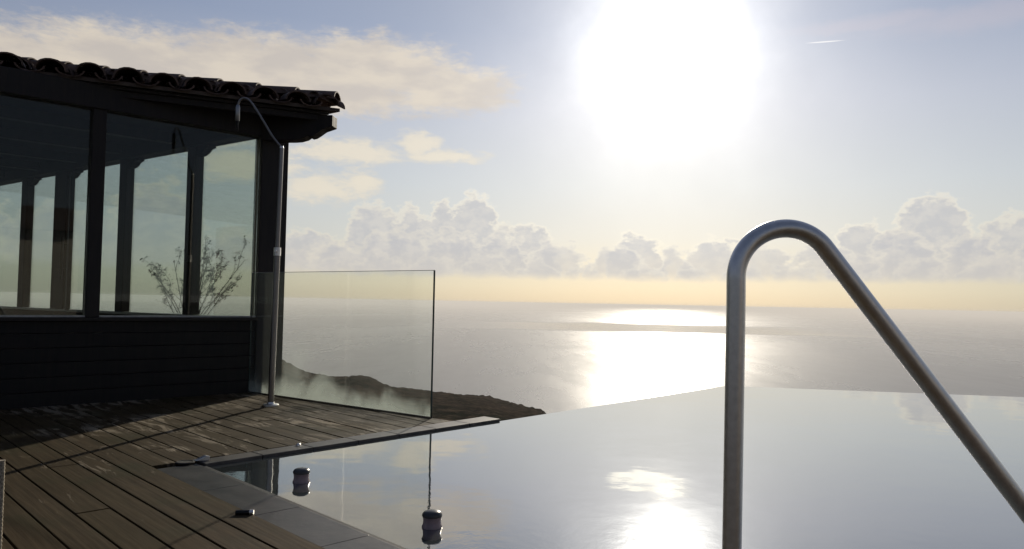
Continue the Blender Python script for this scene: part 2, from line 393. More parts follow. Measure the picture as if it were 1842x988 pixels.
crest_px = [(500, 645), (515, 655), (530, 662), (545, 669), (560, 673), (578, 675), (600, 677), (625, 677), (645, 677), (665, 679), (678, 686), (692, 692), (708, 697), (740, 701),
            (780, 706), (825, 710), (870, 714), (900, 720), (935, 729), (975, 738)]
crest = []
for px, py in crest_px:
    d = ray(px, py).normalized(); crest.append((math.degrees(math.atan2(d.x, d.y)), -math.degrees(math.asin(d.z))))
crest = [(-180, 6), (-70, 5), (-40, 3.6), (-28, 3.2), (-22, 3.6)] + crest + [(4, 9.6), (12, 12), (30, 14), (60, 12), (180, 6)]
def crest_dep(a):
    for (a0, d0), (a1, d1) in zip(crest, crest[1:]):
        if a <= a1: return d0 + (d1 - d0) * (a - a0) / (a1 - a0)
    return crest[-1][1]
def sst(x, a, b):
    t = max(0, min(1, (x - a) / (b - a))); return t * t * (3 - 2 * t)
azs = []; a = -180.0
while a < 180: azs.append(a); a += .12 if -24 < a < 6 else (1.0 if -60 <= a < 50 else 3.0)
azs.append(180.0)
rs = [11.0 * (360 / 11.0) ** (i / 90) for i in range(91)] + [360 * (1 + .035 * i) for i in range(1, 40)]
RC = 330.0
vs = []; 
for a in azs:
    cd = crest_dep(a); flat = sst(abs(a), 75, 100)
    for r_ in rs:
        x, y = r_ * math.sin(R(a)), r_ * math.cos(R(a))
        t = min(1, math.log(r_ / 11) / math.log(RC / 11))
        dep = cd + (15.5 - cd) * (1 - t) ** 1.5
        z = EYE.z - r_ * math.tan(R(dep))
        if r_ > RC: z = EYE.z - RC * math.tan(R(cd)) - (r_ - RC) * .62
        k = min(1, r_ / 150)
        nz = noise.fractal(Vector((x * .045, y * .045, 3)), 1.0, 2.1, 5) * 2.6 + abs(noise.noise(Vector((x * .30, y * .30, 9)))) * 2.0 + noise.noise(Vector((x * .9, y * .9, 1))) * .7
        z += nz * k * .42
        zf = -.15 - max(0, r_ - 120) * .5
        z = z * (1 - flat) + zf * flat
        vs.append((x, y, max(z, SEA_Z - 5)))
nr = len(rs)
fs = [(i * nr + j, i * nr + j + 1, (i + 1) * nr + j + 1, (i + 1) * nr + j) for i in range(len(azs) - 1) for j in range(nr - 1)]
vs.append((0, 0, -3.2)); c0 = len(vs) - 1
fs += [(c0, i * nr, (i + 1) * nr) for i in range(len(azs) - 1)]
h = MB(); h.add(vs, [f[::-1] for f in fs]); ho = h.build('hillside', M['hill_scrub'], smooth=True); tag(ho, kind='structure')

# ------------------------------------------------------------------ plan of the terrace
C = Vector((-2.29, 6.80, 0))                       # house corner
L = Vector((-.732, -.681, 0)).normalized()         # along the front wall
N = Vector((.681, -.732, 0)).normalized()          # outwards from the front wall
S = Vector((-.81, .585, 0)).normalized(); SN = Vector((.585, .81, 0)).normalized()
A = G(370, 835)                                    # inner pool corner
TIP = G(1305, 692); FR = G(1842, 712)
E1 = (TIP - A).normalized()
E2 = (G(745, 988) - A).normalized()                # near pool edge, towards the camera side
B = A + E2 * 2.95; Cc = Vector((4.6, .75, 0)); Dd = TIP + (FR - TIP).normalized() * 9
n1_ = Vector((-E1.y, E1.x, 0)); n1_ = n1_ if n1_.dot(C - A) > 0 else -n1_       # away from pool across edge 1
n2_ = Vector((-E2.y, E2.x, 0)); n2_ = n2_ if n2_.dot(Vector((-2, 2, 0)) - A) > 0 else -n2_
BD = -E2                                           # direction of the boards
DECK_ANG = -math.atan2(BD.y, BD.x)
deck()
WL = -.014
# pool: body, water
CW1 = .115; CW2 = .22
o1 = A + n1_ * 0; 
pm = MB()
ring = [A, B, Cc, Dd, TIP]
pm.prism([(p.x, p.y) for p in ring], -3.4, -.20)
# thin upright walls that carry the water, lip level with the water
cen = sum(ring, Vector()) / 5
tag(pm.build('pool_basin', M['pool_wall']), kind='structure')
wm = MB(); q = MB()
def inset(ps, d):
    out = []
    n = len(ps)
    for i in range(n):
        a, b, c = ps[i - 1], ps[i], ps[(i + 1) % n]
        e1 = (b - a).normalized(); e2 = (c - b).normalized()
        m1 = Vector((-e1.y, e1.x, 0)); m2 = Vector((-e2.y, e2.x, 0))
        m = (m1 + m2); m = m / m.dot(m1) if m.length > 0 else m1
        out.append(b + m * d)
    return out
wr = inset(ring, .004)
wm.prism([(p.x, p.y) for p in wr], -.196, WL)
tag(wm.build('pool_water', M['pool_water']), kind='structure')

# copings (wet stone slabs round the near sides)
cp = MB()
far1 = A + E1 * ((G(893, 753) - A).dot(E1))
slabs = 7; L1 = (far1 - A).length
for i in range(slabs):
    a0 = A + E1 * (L1 * i / slabs + (.004 if i else 0)); a1 = A + E1 * (L1 * (i + 1) / slabs)
    w0 = CW1 + .045 * i / slabs; w1 = CW1 + .045 * (i + 1) / slabs
    cp.prism([(p.x, p.y) for p in (a0, a1, a1 + n1_ * w1, a0 + n1_ * w0)], -.30, .002)
tag(cp.build('narrow_coping', M['coping_stone'], bevel=.003), kind='structure')
cp = MB(); GAP = .020
L2 = (B - A).length; seg = [0, .50, 1.0, 1.5, 2.0, 2.5, L2]
for i in range(len(seg) - 1):
    a0 = A + E2 * (seg[i] - (.06 if i == 0 else -.0015)); a1 = A + E2 * seg[i + 1]
    cp.prism([(p.x, p.y) for p in (a0 + n2_ * GAP, a1 + n2_ * GAP, a1 + n2_ * CW2, a0 + n2_ * CW2)], -.30, -.004)
e3 = (Cc - B).normalized(); n3 = Vector((e3.y, -e3.x, 0))
n3 = n3 if n3.dot(cen - B) < 0 else -n3
for i in range(8):
    a0 = B + e3 * (.52 * i + .004); a1 = B + e3 * (.52 * (i + 1))
    cp.prism([(p.x, p.y) for p in (a0 + n3 * GAP, a1 + n3 * GAP, a1 + n3 * .34, a0 + n3 * .34)], -.30, -.004)
tag(cp.build('wide_coping', M['wet_stone'], bevel=.003), kind='structure')
jm = MB(); jm.prism([(p.x, p.y) for p in (A - E2 * .02, B, B + n2_ * GAP, A + n2_ * GAP - E2 * .02)], -.30, -.008)
jm.prism([(p.x, p.y) for p in (B, B + e3 * 4.1, B + e3 * 4.1 + n3 * GAP, B + n3 * GAP)], -.30, -.008)
tag(jm.build('overflow_channel', M['joint']), kind='structure')

# ---- deck of long boards, clipped to convex regions
def clip(poly, p0, nrm):
    out = []
    for i in range(len(poly)):
        a, b = poly[i], poly[(i + 1) % len(poly)]
        da, db = (a - p0).dot(nrm), (b - p0).dot(nrm)
        if da >= 0: out.append(a)
        if da * db < 0: out.append(a + (b - a) * (da / (da - db)))
    return out
perp = n2_                                          # rows step away from the pool
G1, G2 = G(447, 706), G(775, 753)
GD = (G2 - G1).normalized(); gn = Vector((-GD.y, GD.x, 0)); gn = gn if gn.y > 0 else -gn
dk = MB(); PITCH_B = .128
def boards(origin, i0, i1, clips, z=0.0):
    for i in range(i0, i1):
        cuts = [-9.0]
        x = -9.0 + random.uniform(.5, 2.5)
        while x < 14: cuts.append(x); x += random.choice((2.2, 2.8, 3.4))
        cuts.append(14)
        for c0_, c1_ in zip(cuts, cuts[1:]):
            o = origin + perp * (i * PITCH_B + .005)
            P = [o + BD * (c0_ + .002), o + BD * (c1_ - .002), o + BD * (c1_ - .002) + perp * (PITCH_B - .008), o + BD * (c0_ + .002) + perp * (PITCH_B - .008)]
            for p0, nn in clips:
                P = clip(P, p0, nn)
                if len(P) < 3: break
            if len(P) >= 3:
                dk.cur = random.uniform(.05, 1); zz = z + random.uniform(-.0015, .0015)
                dk.prism([(p.x, p.y) for p in P], -.028, zz)
sideedge = (C + L * -.02, N)
dk0 = A + n2_ * CW2
# near region, left of the wide coping
boards(dk0, 0, 50, [(C - S * .0 + N * .0, N), (G2 + gn * .02, -gn), (A + n2_ * (CW2 + .003), n2_), (A - E2 * 0, Vector((0, 1, 0)) if False else Vector((0, 0, 1))), (Vector((0, -3.2, 0)), Vector((0, 1, 0)))])
# far region, between house, glass screen and narrow coping
boards(dk0, -20, 0, [(C, N), (G2 + gn * .02, -gn), (A + n1_ * (CW1 + .024), n1_), (A + n2_ * (CW2 - .001), -n2_), (A - E2 * .065, -E2)])
# behind the camera, this side of the pool
boards(dk0, -34, 0, [(A + n2_ * (CW2 - .001), -n2_), (B + n3 * .345, n3), (Vector((0, -3.2, 0)), Vector((0, 1, 0))), (Vector((5.2, 0, 0)), Vector((-1, 0, 0)))])
tag(dk.build('deck', M['deck_wood'], bevel=.002), kind='structure')
# what the deck lies on
un = MB()
pts = [C + L * 7 + S * 4, C + L * 7 + N * 3, Vector((-6, -3.3, 0)), Vector((5.4, -3.3, 0)), Cc + Vector((.9, -.3, 0)), B + n3 * .3, A - E2 * .0, far1 + n1_ * .0, G2 + GD * .06, G1]
un.prism([(p.x, p.y) for p in [C + L * 7, C + L * 7 + N * 5.5, Vector((-4.5, -3.3, 0)), Vector((5.4, -3.3, 0)), Cc + n3 * .4 + e3 * .4, B + n3 * .02 + n2_ * .02, A + n2_ * .02, A + n1_ * .002, far1 + n1_ * .002, G2 + GD * .07, G2 + gn * .018, C - S * .02]], -3.4, -.305)
tag(un.build('terrace_base', M['tile_bed']), kind='structure')
un = MB()                                            # dark joists just under the boards
poly_s = [C + N * .01, G2 + gn * .015, G2 + GD * .06, far1 + n1_ * (CW1 + .05), A + n1_ * (CW1 + .01), A + n2_ * (CW2 - .01) - E2 * .1]
un.prism([(p.x, p.y) for p in [C + L * 7, C + L * 7 + N * 5.5, Vector((-4.5, -3.3, 0)), Vector((B + n2_ * (CW2 + .01)).xy.to_3d()) + Vector((2, -2.0, 0)), B + n2_ * (CW2 + .01), A + n2_ * (CW2 + .01) - E2 * .07, C + N * .01]], -.30, -.030)
un.prism([(p.x, p.y) for p in [C + N * .012, G2 + gn * .015, far1 + n1_ * (CW1 + .05), A + n1_ * (CW1 + .01), A + n2_ * (CW2 - .01) - E2 * .07]], -.302, -.031)
tag(un.build('deck_frame', M['joint']), kind='structure')

# ------------------------------------------------------------------ the glazed veranda
house = empty('glazed_veranda', C)
tag(house, 'dark timber glazed veranda with a low tiled roof beside the deck', 'veranda')
SILL, HEAD, TOPZ = .66, 2.31, 2.50
EC = Vector((-1.545, 6.72, 0))
def bar(mb, p, along, length, out, depth, z0, z1):
    mb.obox(Vector((p.x, p.y, z0)), along * length, out * depth, Vector((0, 0, z1 - z0)))
FL, SL = 6.0, 7.4
# low walls of horizontal boards
m_ = MB()
for i in range(6):
    z0 = -.3 if i == 0 else .11 * i; bar(m_, C + L * .021, L, FL, -N, .10 + .004 * (i % 2), z0, min(.11 * (i + 1) - .004, SILL - .02))
m_.build('front_wall', M['wall_boards'], house, bevel=.004)
m_ = MB(); bar(m_, C + S * .1 - SN * .10, S, SL, SN, .10, -3.3, SILL - .02); m_.build('side_wall', M['wall_boards'], house, bevel=.004)
# sills
m_ = MB(); bar(m_, C + L * .022 + N * .025, L, FL, -N, .16, SILL - .018, SILL + .010); m_.build('window_sill', M['dark_wood'], house, bevel=.003)
m_ = MB(); bar(m_, C + L * .022 + N * .0, L, FL, -N, .035, SILL + .011, SILL + .024); m_.build('window_sill', M['pale_sill'], house)
m_ = MB(); bar(m_, C + S * .16 - SN * .12, S, SL, SN, .15, SILL - .018, SILL + .010); m_.build('window_sill', M['pale_sill'], house, bevel=.003)
# corner post
m_ = MB(); bar(m_, C + N * .02 - L * .195, L, .215, -N, .15, -.3, HEAD + .05); m_.build('corner_post', M['dark_wood'], house, bevel=.008)
m_ = MB(); bar(m_, C - L * .255 - N * .015, L, .055, -N, .10, -.3, HEAD + .02); m_.build('corner_post', M['dark_wood'], house, bevel=.005)
# front posts
for t in (1.345, 2.62, 3.94, 5.26):
    m_ = MB(); bar(m_, C + L * (t - .045) + N * .012, L, .10, -N, .10, SILL + .01, HEAD + .01); m_.build('post', M['dark_wood'], house, bevel=.006)
# side posts with little carved brackets at their heads
prof = [(0, 0), (.20, 0), (.20, -.025), (.14, -.035), (.10, -.065), (.05, -.085), (0, -.09)]
for t, wd in ((1.0, .15), (2.32, .15), (3.78, .33), (4.80, .16), (6.1, .16), (7.2, .2)):
    m_ = MB(); bar(m_, C + S * (t - wd / 2) - SN * .10, S, wd, SN, .09, SILL + .01, HEAD + .012); po = m_.build('post', M['dark_wood'], house, bevel=.006)
    m_ = MB(); o_ = C + S * (t - wd / 2 - .001) - SN * .095 + Vector((0, 0, HEAD)); m_.profile(prof, o_, -S, Vector((0, 0, 1)), SN * .08)
    m_.build('bracket', M['dark_wood'], po)
# head beams
m_ = MB(); bar(m_, C - L * .27 + N * .03, L, FL + .3, -N, .16, HEAD, TOPZ); m_.build('beam', M['dark_wood'], house, bevel=.006)
m_ = MB(); bar(m_, C + S * .10 - SN * .15, S, SL, SN, .16, HEAD - .002, TOPZ - .003); m_.build('beam', M['dark_wood'], house, bevel=.006)
# carved beam end past the corner
pr = [(.0, .20), (.66, .20), (.66, .085), (.63, .075), (.57, .055), (.52, .02), (.48, -.005), (.445, -.012), (.435, .004), (.40, -.02), (.34, -.036), (.28, -.04), (.0, -.04)]
ED = (EC - C).normalized(); EP = Vector((ED.y, -ED.x, 0))
m_ = MB(); m_.profile([(x, min(y, .185)) for x, y in pr], C + EP * .05 + Vector((0, 0, HEAD + .005)), ED, Vector((0, 0, 1)), -EP * .13); m_.build('carved_beam_end', M['dark_wood'], house, bevel=.004)
# fixed panes
cuts = [.021, 1.300, 1.400, 2.575, 2.675, 3.895, 3.995, 5.215]
for a0, a1 in zip(cuts[::2], cuts[1::2]):
    m_ = MB(); bar(m_, C + L * a0 - N * .035, L, a1 - a0, -N, .008, SILL + .024, HEAD); m_.build('window_pane', M['window_glass'], house)
sp_ = [(.03, .925), (1.075, 2.245), (2.395, 3.615), (3.945, 4.72), (4.88, 6.02), (6.18, 7.1)]
for a0, a1 in sp_:
    m_ = MB(); bar(m_, C + S * a0 - SN * .055, S, a1 - a0, SN, .008, SILL + .01, HEAD); m_.build('window_pane', M['side_glass'], house)
# slim glazed door with a long pull handle, on the side wall
dr_m = MB(); bar(dr_m, C + S * 3.36 - SN * .17, S, .035, SN, .03, SILL, HEAD - .05); dr = dr_m.build('door_stile', M['black_metal'], house)
hp = C + S * 3.36 - SN * .24
hm = MB(); hm.tube([hp + Vector((0, 0, 1.02)), hp + Vector((0, 0, 1.50))], .016, 10)
for zz in (1.13, 1.42): hm.tube([hp + Vector((0, 0, zz)) + S * .12, hp + Vector((0, 0, zz)) - S * .0 + SN * .06], .010, 8)
hm.build('door_handle', M['black_metal'], dr, smooth=True)
# floor, back and far walls of the room
m_ = MB(); m_.prism([(p.x, p.y) for p in (C + L * .02 - N * .11 + S * .05, C + L * FL - N * .11, C + L * FL + S * SL, C + S * SL - SN * .11)], -3.3, .012); m_.build('floor', M['dark_wood'], house)
m_ = MB(); bar(m_, C + L * FL, S, SL + 1, -L, .15, -.3, HEAD + .1); m_.build('end_wall', M['wall_boards'], house)
# ceiling boards and beams
m_ = MB(); m_.prism([(p.x, p.y) for p in (C - N * .14, C + L * FL - N * .14, C + L * FL + S * SL, C + S * SL - SN * .16)], TOPZ - .06, TOPZ - .03); m_.build('ceiling', M['wall_boards'], house)
for t in (1.1, 2.1, 3.1, 4.1, 5.1, 6.1):
    m_ = MB(); m_.obox(C + S * t + L * .05 - SN * .16 + Vector((0, 0, HEAD + .03)), L * FL, S * .1, (0, 0, .10)); m_.build('ceiling_beam', M['dark_wood'], house, bevel=.005)
# roof
FD = Vector((-2.288, -1.22, 0)).normalized(); SD = S.copy()
FN = Vector((-FD.y, FD.x, 0)); FN = FN if FN.dot(N) < 0 else -FN         # inwards
SNi = -SN
EZ = 2.555; TP = math.tan(R(13))
def rz(p): return EZ + min((p - EC).dot(FN), (p - EC).dot(SNi)) * TP
F5 = EC + FD * 6.2; S5 = EC + SD * 8.2
bis = ((FD + SD) / 2).normalized()
def hit(d): 
    return bis * (d / bis.dot(FN))
H1 = EC + hit(2.3)
FT = F5 + FN * 2.3; ST = S5 + SNi * 2.3
m_ = MB()
top = [EC, F5, FT, H1, ST, S5]
def tz(p): return Vector((p.x, p.y, rz(p)))
T = [tz(p) for p in top]; Bt = [t - Vector((0, 0, .03)) for t in T]
m_.add(T + Bt, [(0, 3, 2, 1), (0, 5, 4, 3), (6, 7, 8, 9), (6, 9, 10, 11), (0, 1, 7, 6), (5, 0, 6, 11), (1, 2, 8, 7), (4, 5, 11, 10), (2, 3, 9, 8), (3, 4, 10, 9)])
roof = m_.build('roof', M['tile_bed'], house)
m_ = MB(); m_.prism([(p.x, p.y) for p in (EC + bis * .10, F5 + FN * .04, F5 + FN * 1.2, EC + bis * 2.6, S5 + SNi * 1.2, S5 + SNi * .04)], TOPZ + .001, TOPZ + .022); m_.build('soffit', M['dark_wood'], roof)
m_ = MB(); m_.prism([(p.x, p.y) for p in (EC + bis * .16, F5 + FN * .075, F5 + FN * .105, EC + bis * .22)], TOPZ - .052, TOPZ); m_.build('fascia', M['dark_wood'], roof, bevel=.003)
def half_tile(mb, p, d, z0, z1, ln, r0, r1, th=.013, seg=10):
    """one curved cover tile, hollow below: p lower end, d horizontal run"""
    sd = Vector((-d.y, d.x, 0)); vs = []
    for e, (rad, q, z) in enumerate(((r0, p, z0), (r1, p + d * ln, z1))):
        for rr in (rad, rad - th):
            for k in range(seg + 1):
                an = math.pi * k / seg
                vs.append(q + sd * (math.cos(an) * rr) + Vector((0, 0, z + math.sin(an) * rr * .82)))
    n = seg + 1; f = []
    for k in range(seg):
        f += [(k, k + 1, 2 * n + k + 1, 2 * n + k), (n + k, 3 * n + k, 3 * n + k + 1, n + k + 1), (k, n + k, n + k + 1, k + 1), (2 * n + k, 2 * n + k + 1, 3 * n + k + 1, 3 * n + k)]
    f += [(0, 2 * n, 3 * n, n), (n - 1, 2 * n - 1, 4 * n - 1, 3 * n - 1)]
    mb.add(vs, f)
tm = MB(); rnd = random.Random(3)
def slope_tiles(mb, o, along, inn, count, lim):
    sp = .262
    for i in range(count):
        a_ = .13 + i * sp
        mx = min(2.3, lim * a_ + .08); t = -.06 + rnd.uniform(-.018, .018); k = 0
        while t < mx - .05:
            ln = min(.42, mx - t + .05)
            q = o + along * (a_ + rnd.uniform(-.010, .010)) + inn * t; dd = (inn + along * rnd.uniform(-.03, .03)).normalized()
            z0 = EZ + max(t, -.06) * TP + .008 + rnd.uniform(-.004, .006)
            half_tile(mb, q, dd, z0 + .012, z0 + ln * TP, ln, .112 + rnd.uniform(-.004, .004), .088)
            t += .36; k += 1
ang_h = math.tan(math.acos(max(-1, min(1, bis.dot(FD)))))
slope_tiles(tm, EC, FD, FN, 23, ang_h)
tm.build('roof_tiles', M['terracotta'], roof, smooth=True)
tm = MB(); slope_tiles(tm, EC, SD, SNi, 30, ang_h); tm.build('roof_tiles', M['terracotta'], roof, smooth=True)
# hip tiles
tm = MB(); hl = (H1 - EC).length; t = .02
while t < hl:
    q = EC + bis * t; half_tile(tm, q, bis, rz(q) + .06, rz(q + bis * .42) + .05, .42, .11, .09); t += .36
tm.build('hip_tiles', M['terracotta'], roof, smooth=True)
# lower row of pan tile ends between the covers
tm = MB()
for i in range(1, 24):
    q = EC + FD * (.0 + i * .262) + FN * -.035
    sd = FD; vs = []
    for (rad, qq, z) in ((.10, q, EZ + .015), (.09, q + FN * .4, EZ + .015 + .4 * TP)):
        for rr in (rad, rad - .014):
            for k in range(9):
                an = math.pi + math.pi * k / 8; vs.append(qq + sd * (math.cos(an) * rr) + Vector((0, 0, z + .02 + math.sin(an) * rr * .55)))
    n = 9; f = []
    for k in range(8): f += [(k, k + 1, 2 * n + k + 1, 2 * n + k), (n + k, 3 * n + k, 3 * n + k + 1, n + k + 1), (k, n + k, n + k + 1, k + 1)]
    tm.add(vs, f)
tm.build('roof_tiles', M['terracotta'], roof, smooth=True)

roof.rotation_mode = 'QUATERNION'
from mathutils import Quaternion
roof.rotation_quaternion = Quaternion(Vector((0, 0, 1)).cross(FD), .015)

# ------------------------------------------------------------------ terrace strip beyond the veranda and the shrub on it
m_ = MB(); m_.prism([(p.x, p.y) for p in (C + S * .55 + SN * .003, C + S * 7 + SN * .003, C + S * 7 + SN * .9, C + S * 1.3 + SN * .9)], -3.3, .0)
tag(m_.build('side_path', M['tile_bed']), kind='structure')
sb = Vector((-3.42, 8.02, 0)); shrub = empty('shrub', sb)
tag(shrub, 'sparse twiggy shrub with small dark leaves seen through the veranda windows', 'shrub')
rs_ = random.Random(11); st = MB(); lf = MB(); bl = MB()
VX = Vector((.92, .39, 0)); VY = Vector((-.39, .92, 0))
def leafq(mb, p, sz):
    n_ = Vector((rs_.uniform(-1, 1), rs_.uniform(-1, 1), rs_.uniform(-1, 1))).normalized(); a_ = n_.orthogonal().normalized(); b_ = n_.cross(a_)
    a_ = a_ * sz; b_ = b_ * sz * .42
    mb.add([p - a_, p - b_ * .9 + n_ * sz * .15, p + a_, p + b_ * .9 + n_ * sz * .15], [(0, 1, 2, 3)])
def twig(p0, p1, r_, leaves, depth=0):
    pth = []; bow = Vector((rs_.uniform(-.05, .05), rs_.uniform(-.05, .05), rs_.uniform(0, .04)))
    for i in range(8):
        t = i / 7; pth.append(p0.lerp(p1, t) + bow * math.sin(math.pi * t) + Vector((rs_.uniform(-1, 1), rs_.uniform(-1, 1), 0)) * .006)
    st.tube(pth, [r_ * (1 - .65 * i / 7) for i in range(8)], 6)
    for i in range(3, 8):
        for _ in range(leaves):
            q = pth[i] + Vector((rs_.gauss(0, .016), rs_.gauss(0, .016), rs_.gauss(0, .016)))
            (leafq)(bl if rs_.random() < .35 else lf, q, rs_.uniform(.009, .021))
    if depth < 2:
        for k in range(3 if depth == 0 else 2):
            i = rs_.randint(3, 6); d = (p1 - p0).normalized()
            d2 = (d + Vector((rs_.uniform(-.7, .7), rs_.uniform(-.6, .6), rs_.uniform(-.1, .3)))).normalized()
            twig(pth[i], pth[i] + d2 * (p1 - p0).length * rs_.uniform(.22, .38), r_ * .5, leaves, depth + 1)
fork = sb + Vector((0, 0, .42)); st.tube([sb - Vector((0, 0, .02)), sb + Vector((.01, 0, .2)), fork + Vector((0, 0, .03))], [.024, .02, .016], 8)
for dx, dz, dy in ((-.42, .74, .1), (-.34, .62, -.1), (-.27, .50, .0), (-.18, .80, .15), (.06, 1.02, .1), (.13, 1.06, -.05), (.17, .92, .12), (.22, .72, .1), (.34, .78, 0), (.40, .60, .1), (.53, .84, -.1), (.30, .46, -.1), (.10, .70, .2)):
    twig(fork, fork + VX * dx + VY * dy + Vector((0, 0, dz)), .0075, 2)
st.build('stems', M['stem'], shrub); lf.build('leaves', M['leaf'], shrub); bl.build('blossom', M['blossom'], shrub)

# ------------------------------------------------------------------ frameless glass screen
scr = empty('glass_screen', G1); tag(scr, 'frameless clear glass screen, salt stained along its foot, standing on the deck edge', 'glass screen')
SH_ = D(787, 487, G2.y).z
def screen():
    th = .010; ln = (G2 - G1).length; top = SH_
    # pane in its own axes so stains follow it
    me = MB(); me.obox((0, 0, 0), (ln - .006, 0, 0), (0, th, 0), (0, 0, top - .004))
    o = me.build('pane', M['screen_glass']); o.parent = scr; o.rotation_euler = (0, 0, math.atan2(GD.y, GD.x)); o.location = (0, 0, .004)
    o.rotation_euler.y = 0
    me = MB(); me.obox((ln - .0055, -.001, 0), (.007, 0, 0), (0, th + .002, 0), (0, 0, top - .004))
    e = me.build('polished_edge', M['glass_edge']); e.parent = scr; e.rotation_euler = o.rotation_euler; e.location = (0, 0, .004)
    me = MB(); me.obox((-.004, 0, 0), (.0035, 0, 0), (0, th, 0), (0, 0, top - .004))
    e = me.build('polished_edge', M['glass_edge']); e.parent = scr; e.rotation_euler = o.rotation_euler; e.location = (0, 0, .004)
    me = MB(); me.obox((0, 0, top - .0035), (ln, 0, 0), (0, th, 0), (0, 0, .0035))
    e = me.build('polished_edge', M['pale_sill']); e.parent = scr; e.rotation_euler = o.rotation_euler; e.location = (0, 0, .004)
    me = MB(); me.obox((0, -.006, -.02), (ln, 0, 0), (0, .005, 0), (0, 0, .032)); me.obox((0, th + .001, -.02), (ln, 0, 0), (0, .005, 0), (0, 0, .032))
    e = me.build('base_channel', M['dull_metal']); e.parent = scr; e.rotation_euler = o.rotation_euler; e.location = (0, 0, .0)
screen()

# ------------------------------------------------------------------ outdoor shower
SB = G(487, 730); SY = SB.y
shw = empty('outdoor_shower', SB); tag(shw, 'slim stainless outdoor shower with hooked neck standing before the veranda corner', 'shower')
topp = Vector((SB.x - .006 + .03, SY, D(502, 266, SY).z))
midp = SB.lerp(topp, D(494, 450, SY).z / topp.z)
m_ = MB(); m_.tube([SB + Vector((0, 0, .004)), midp], .0235, 20); m_.build('lower_pole', M['brushed_steel'], shw, smooth=True)
m_ = MB(); m_.tube([midp - Vector((0, 0, .002)), topp], .0165, 18); m_.build('upper_pole', M['brushed_steel'], shw, smooth=True)
m_ = MB(); m_.tube([midp - Vector((0, 0, .045)), midp + Vector((0, 0, .02))], .0275, 20)
m_.tube([midp + Vector((0, -.01, -.01)), midp + Vector((0, -.055, -.01))], .010, 12); m_.build('valve', M['steel'], shw, smooth=True)
m_ = MB(); m_.lathe([(.062, .0), (.062, .010), (.056, .014), (.030, .018), (.026, .03)], SB, 32); m_.build('base_flange', M['steel'], shw, smooth=True)
neck = [D(x, y, SY - .01) for x, y in ((502, 266), (490, 246), (474, 218), (460, 196), (452, 184), (446, 178.5), (440, 176.5), (434, 178), (430, 183), (428, 190))]
neck[0] = topp
def smoothp(p, n=2):
    for _ in range(n):
        q = [p[0]]
        for a, b in zip(p, p[1:]): q += [a.lerp(b, .25), a.lerp(b, .75)]
        q.append(p[-1]); p = q
    return p
m_ = MB(); m_.tube(smoothp(neck), .0085, 14); m_.build('neck', M['brushed_steel'], shw, smooth=True)
m_ = MB(); m_.lathe([(.006, -.014), (.014, -.012), (.018, 0), (.014, .012), (.006, .014)], topp, 16); m_.build('elbow_joint', M['steel'], shw, smooth=True)
hd = neck[-1]
m_ = MB(); m_.lathe([(.014, -.125), (.0175, -.12), (.0185, -.02), (.014, .0), (.009, .006)], hd, 18); sh_ = m_.build('shower_head', M['dull_metal'], shw, smooth=True)
m_ = MB(); m_.lathe([(.006, -.205), (.009, -.20), (.010, -.16), (.0135, -.127)], hd, 14); m_.build('nozzle', M['black_metal'], sh_, smooth=True)

# ------------------------------------------------------------------ pool handrail
YR = 1.70
hr = empty('pool_handrail', (G(1316, 988, 0).x * .64, YR, 0)); tag(hr, 'polished stainless steel pool handrail bent like a hairpin, rising from the near pool edge', 'handrail')
def RP(px, py, k=0.0): return D(px, py, YR + k)
path = []
cxp, cyp, rp = 1413.0, 500.0, 89.0
pbot = D(1316.5, 988, YR)
top_left = D(1324, 545, YR)
dn = (pbot - top_left).normalized(); tfull = (pbot.z + .02) / -dn.z
path.append(pbot + dn * tfull); path.append(pbot); path.append(top_left.lerp(pbot, .5)); path.append(top_left)
for i in range(0, 25):
    an = R(180 - (180 - 36) * i / 24)
    path.append(D(cxp + rp * math.cos(an), cyp - rp * math.sin(an) , YR + .0009 * i))
lx, ly = cxp + rp * math.cos(R(36)), cyp - rp * math.sin(R(36))
for k in range(1, 9):
    s_ = 110 * k; path.append(D(lx + s_ * .607, ly + s_ * .794, YR + .022 + .010 * k))
path = path[:1] + smoothp(path[1:], 2)
m_ = MB(); m_.tube(path, .0212, 28); m_.build('tube', M['steel'], hr, smooth=True)
m_ = MB(); m_.lathe([(.052, .0), (.052, .006), (.046, .010), (.026, .016), (.0225, .022)], (path[0].x, path[0].y, .0), 30); m_.build('flange', M['steel'], hr, smooth=True)

# ------------------------------------------------------------------ floats on the pool
def make_float(p, sc_, label):
    r0 = empty('pool_float', (p.x, p.y, WL)); tag(r0, label, 'float', 'small spool shaped floats on the pool')
    q = Vector((p.x, p.y, WL))
    m_ = MB(); m_.lathe([(x * sc_ * 1.14, z * sc_ * .92) for x, z in ((.033, -.03), (.036, -.004), (.0365, .004), (.033, .012), (.0315, .026), (.0325, .040), (.0345, .046))], q, 28); m_.build('body', M['float_plastic'], r0, smooth=True)
    m_ = MB(); m_.lathe([(x * sc_ * 1.14, z * sc_ * .92) for x, z in ((.0350, .0462), (.0362, .052), (.0350, .058), (.030, .066), (.020, .071), (.008, .073))], q, 28); m_.build('cap', M['float_base'], r0, smooth=True)
make_float(G(542, 867, WL), .97, 'small grey float nearer the inner pool corner and the post reflection')
make_float(G(777, 948, WL), .95, 'small pinkish float under the glass edge reflection, nearer the camera')

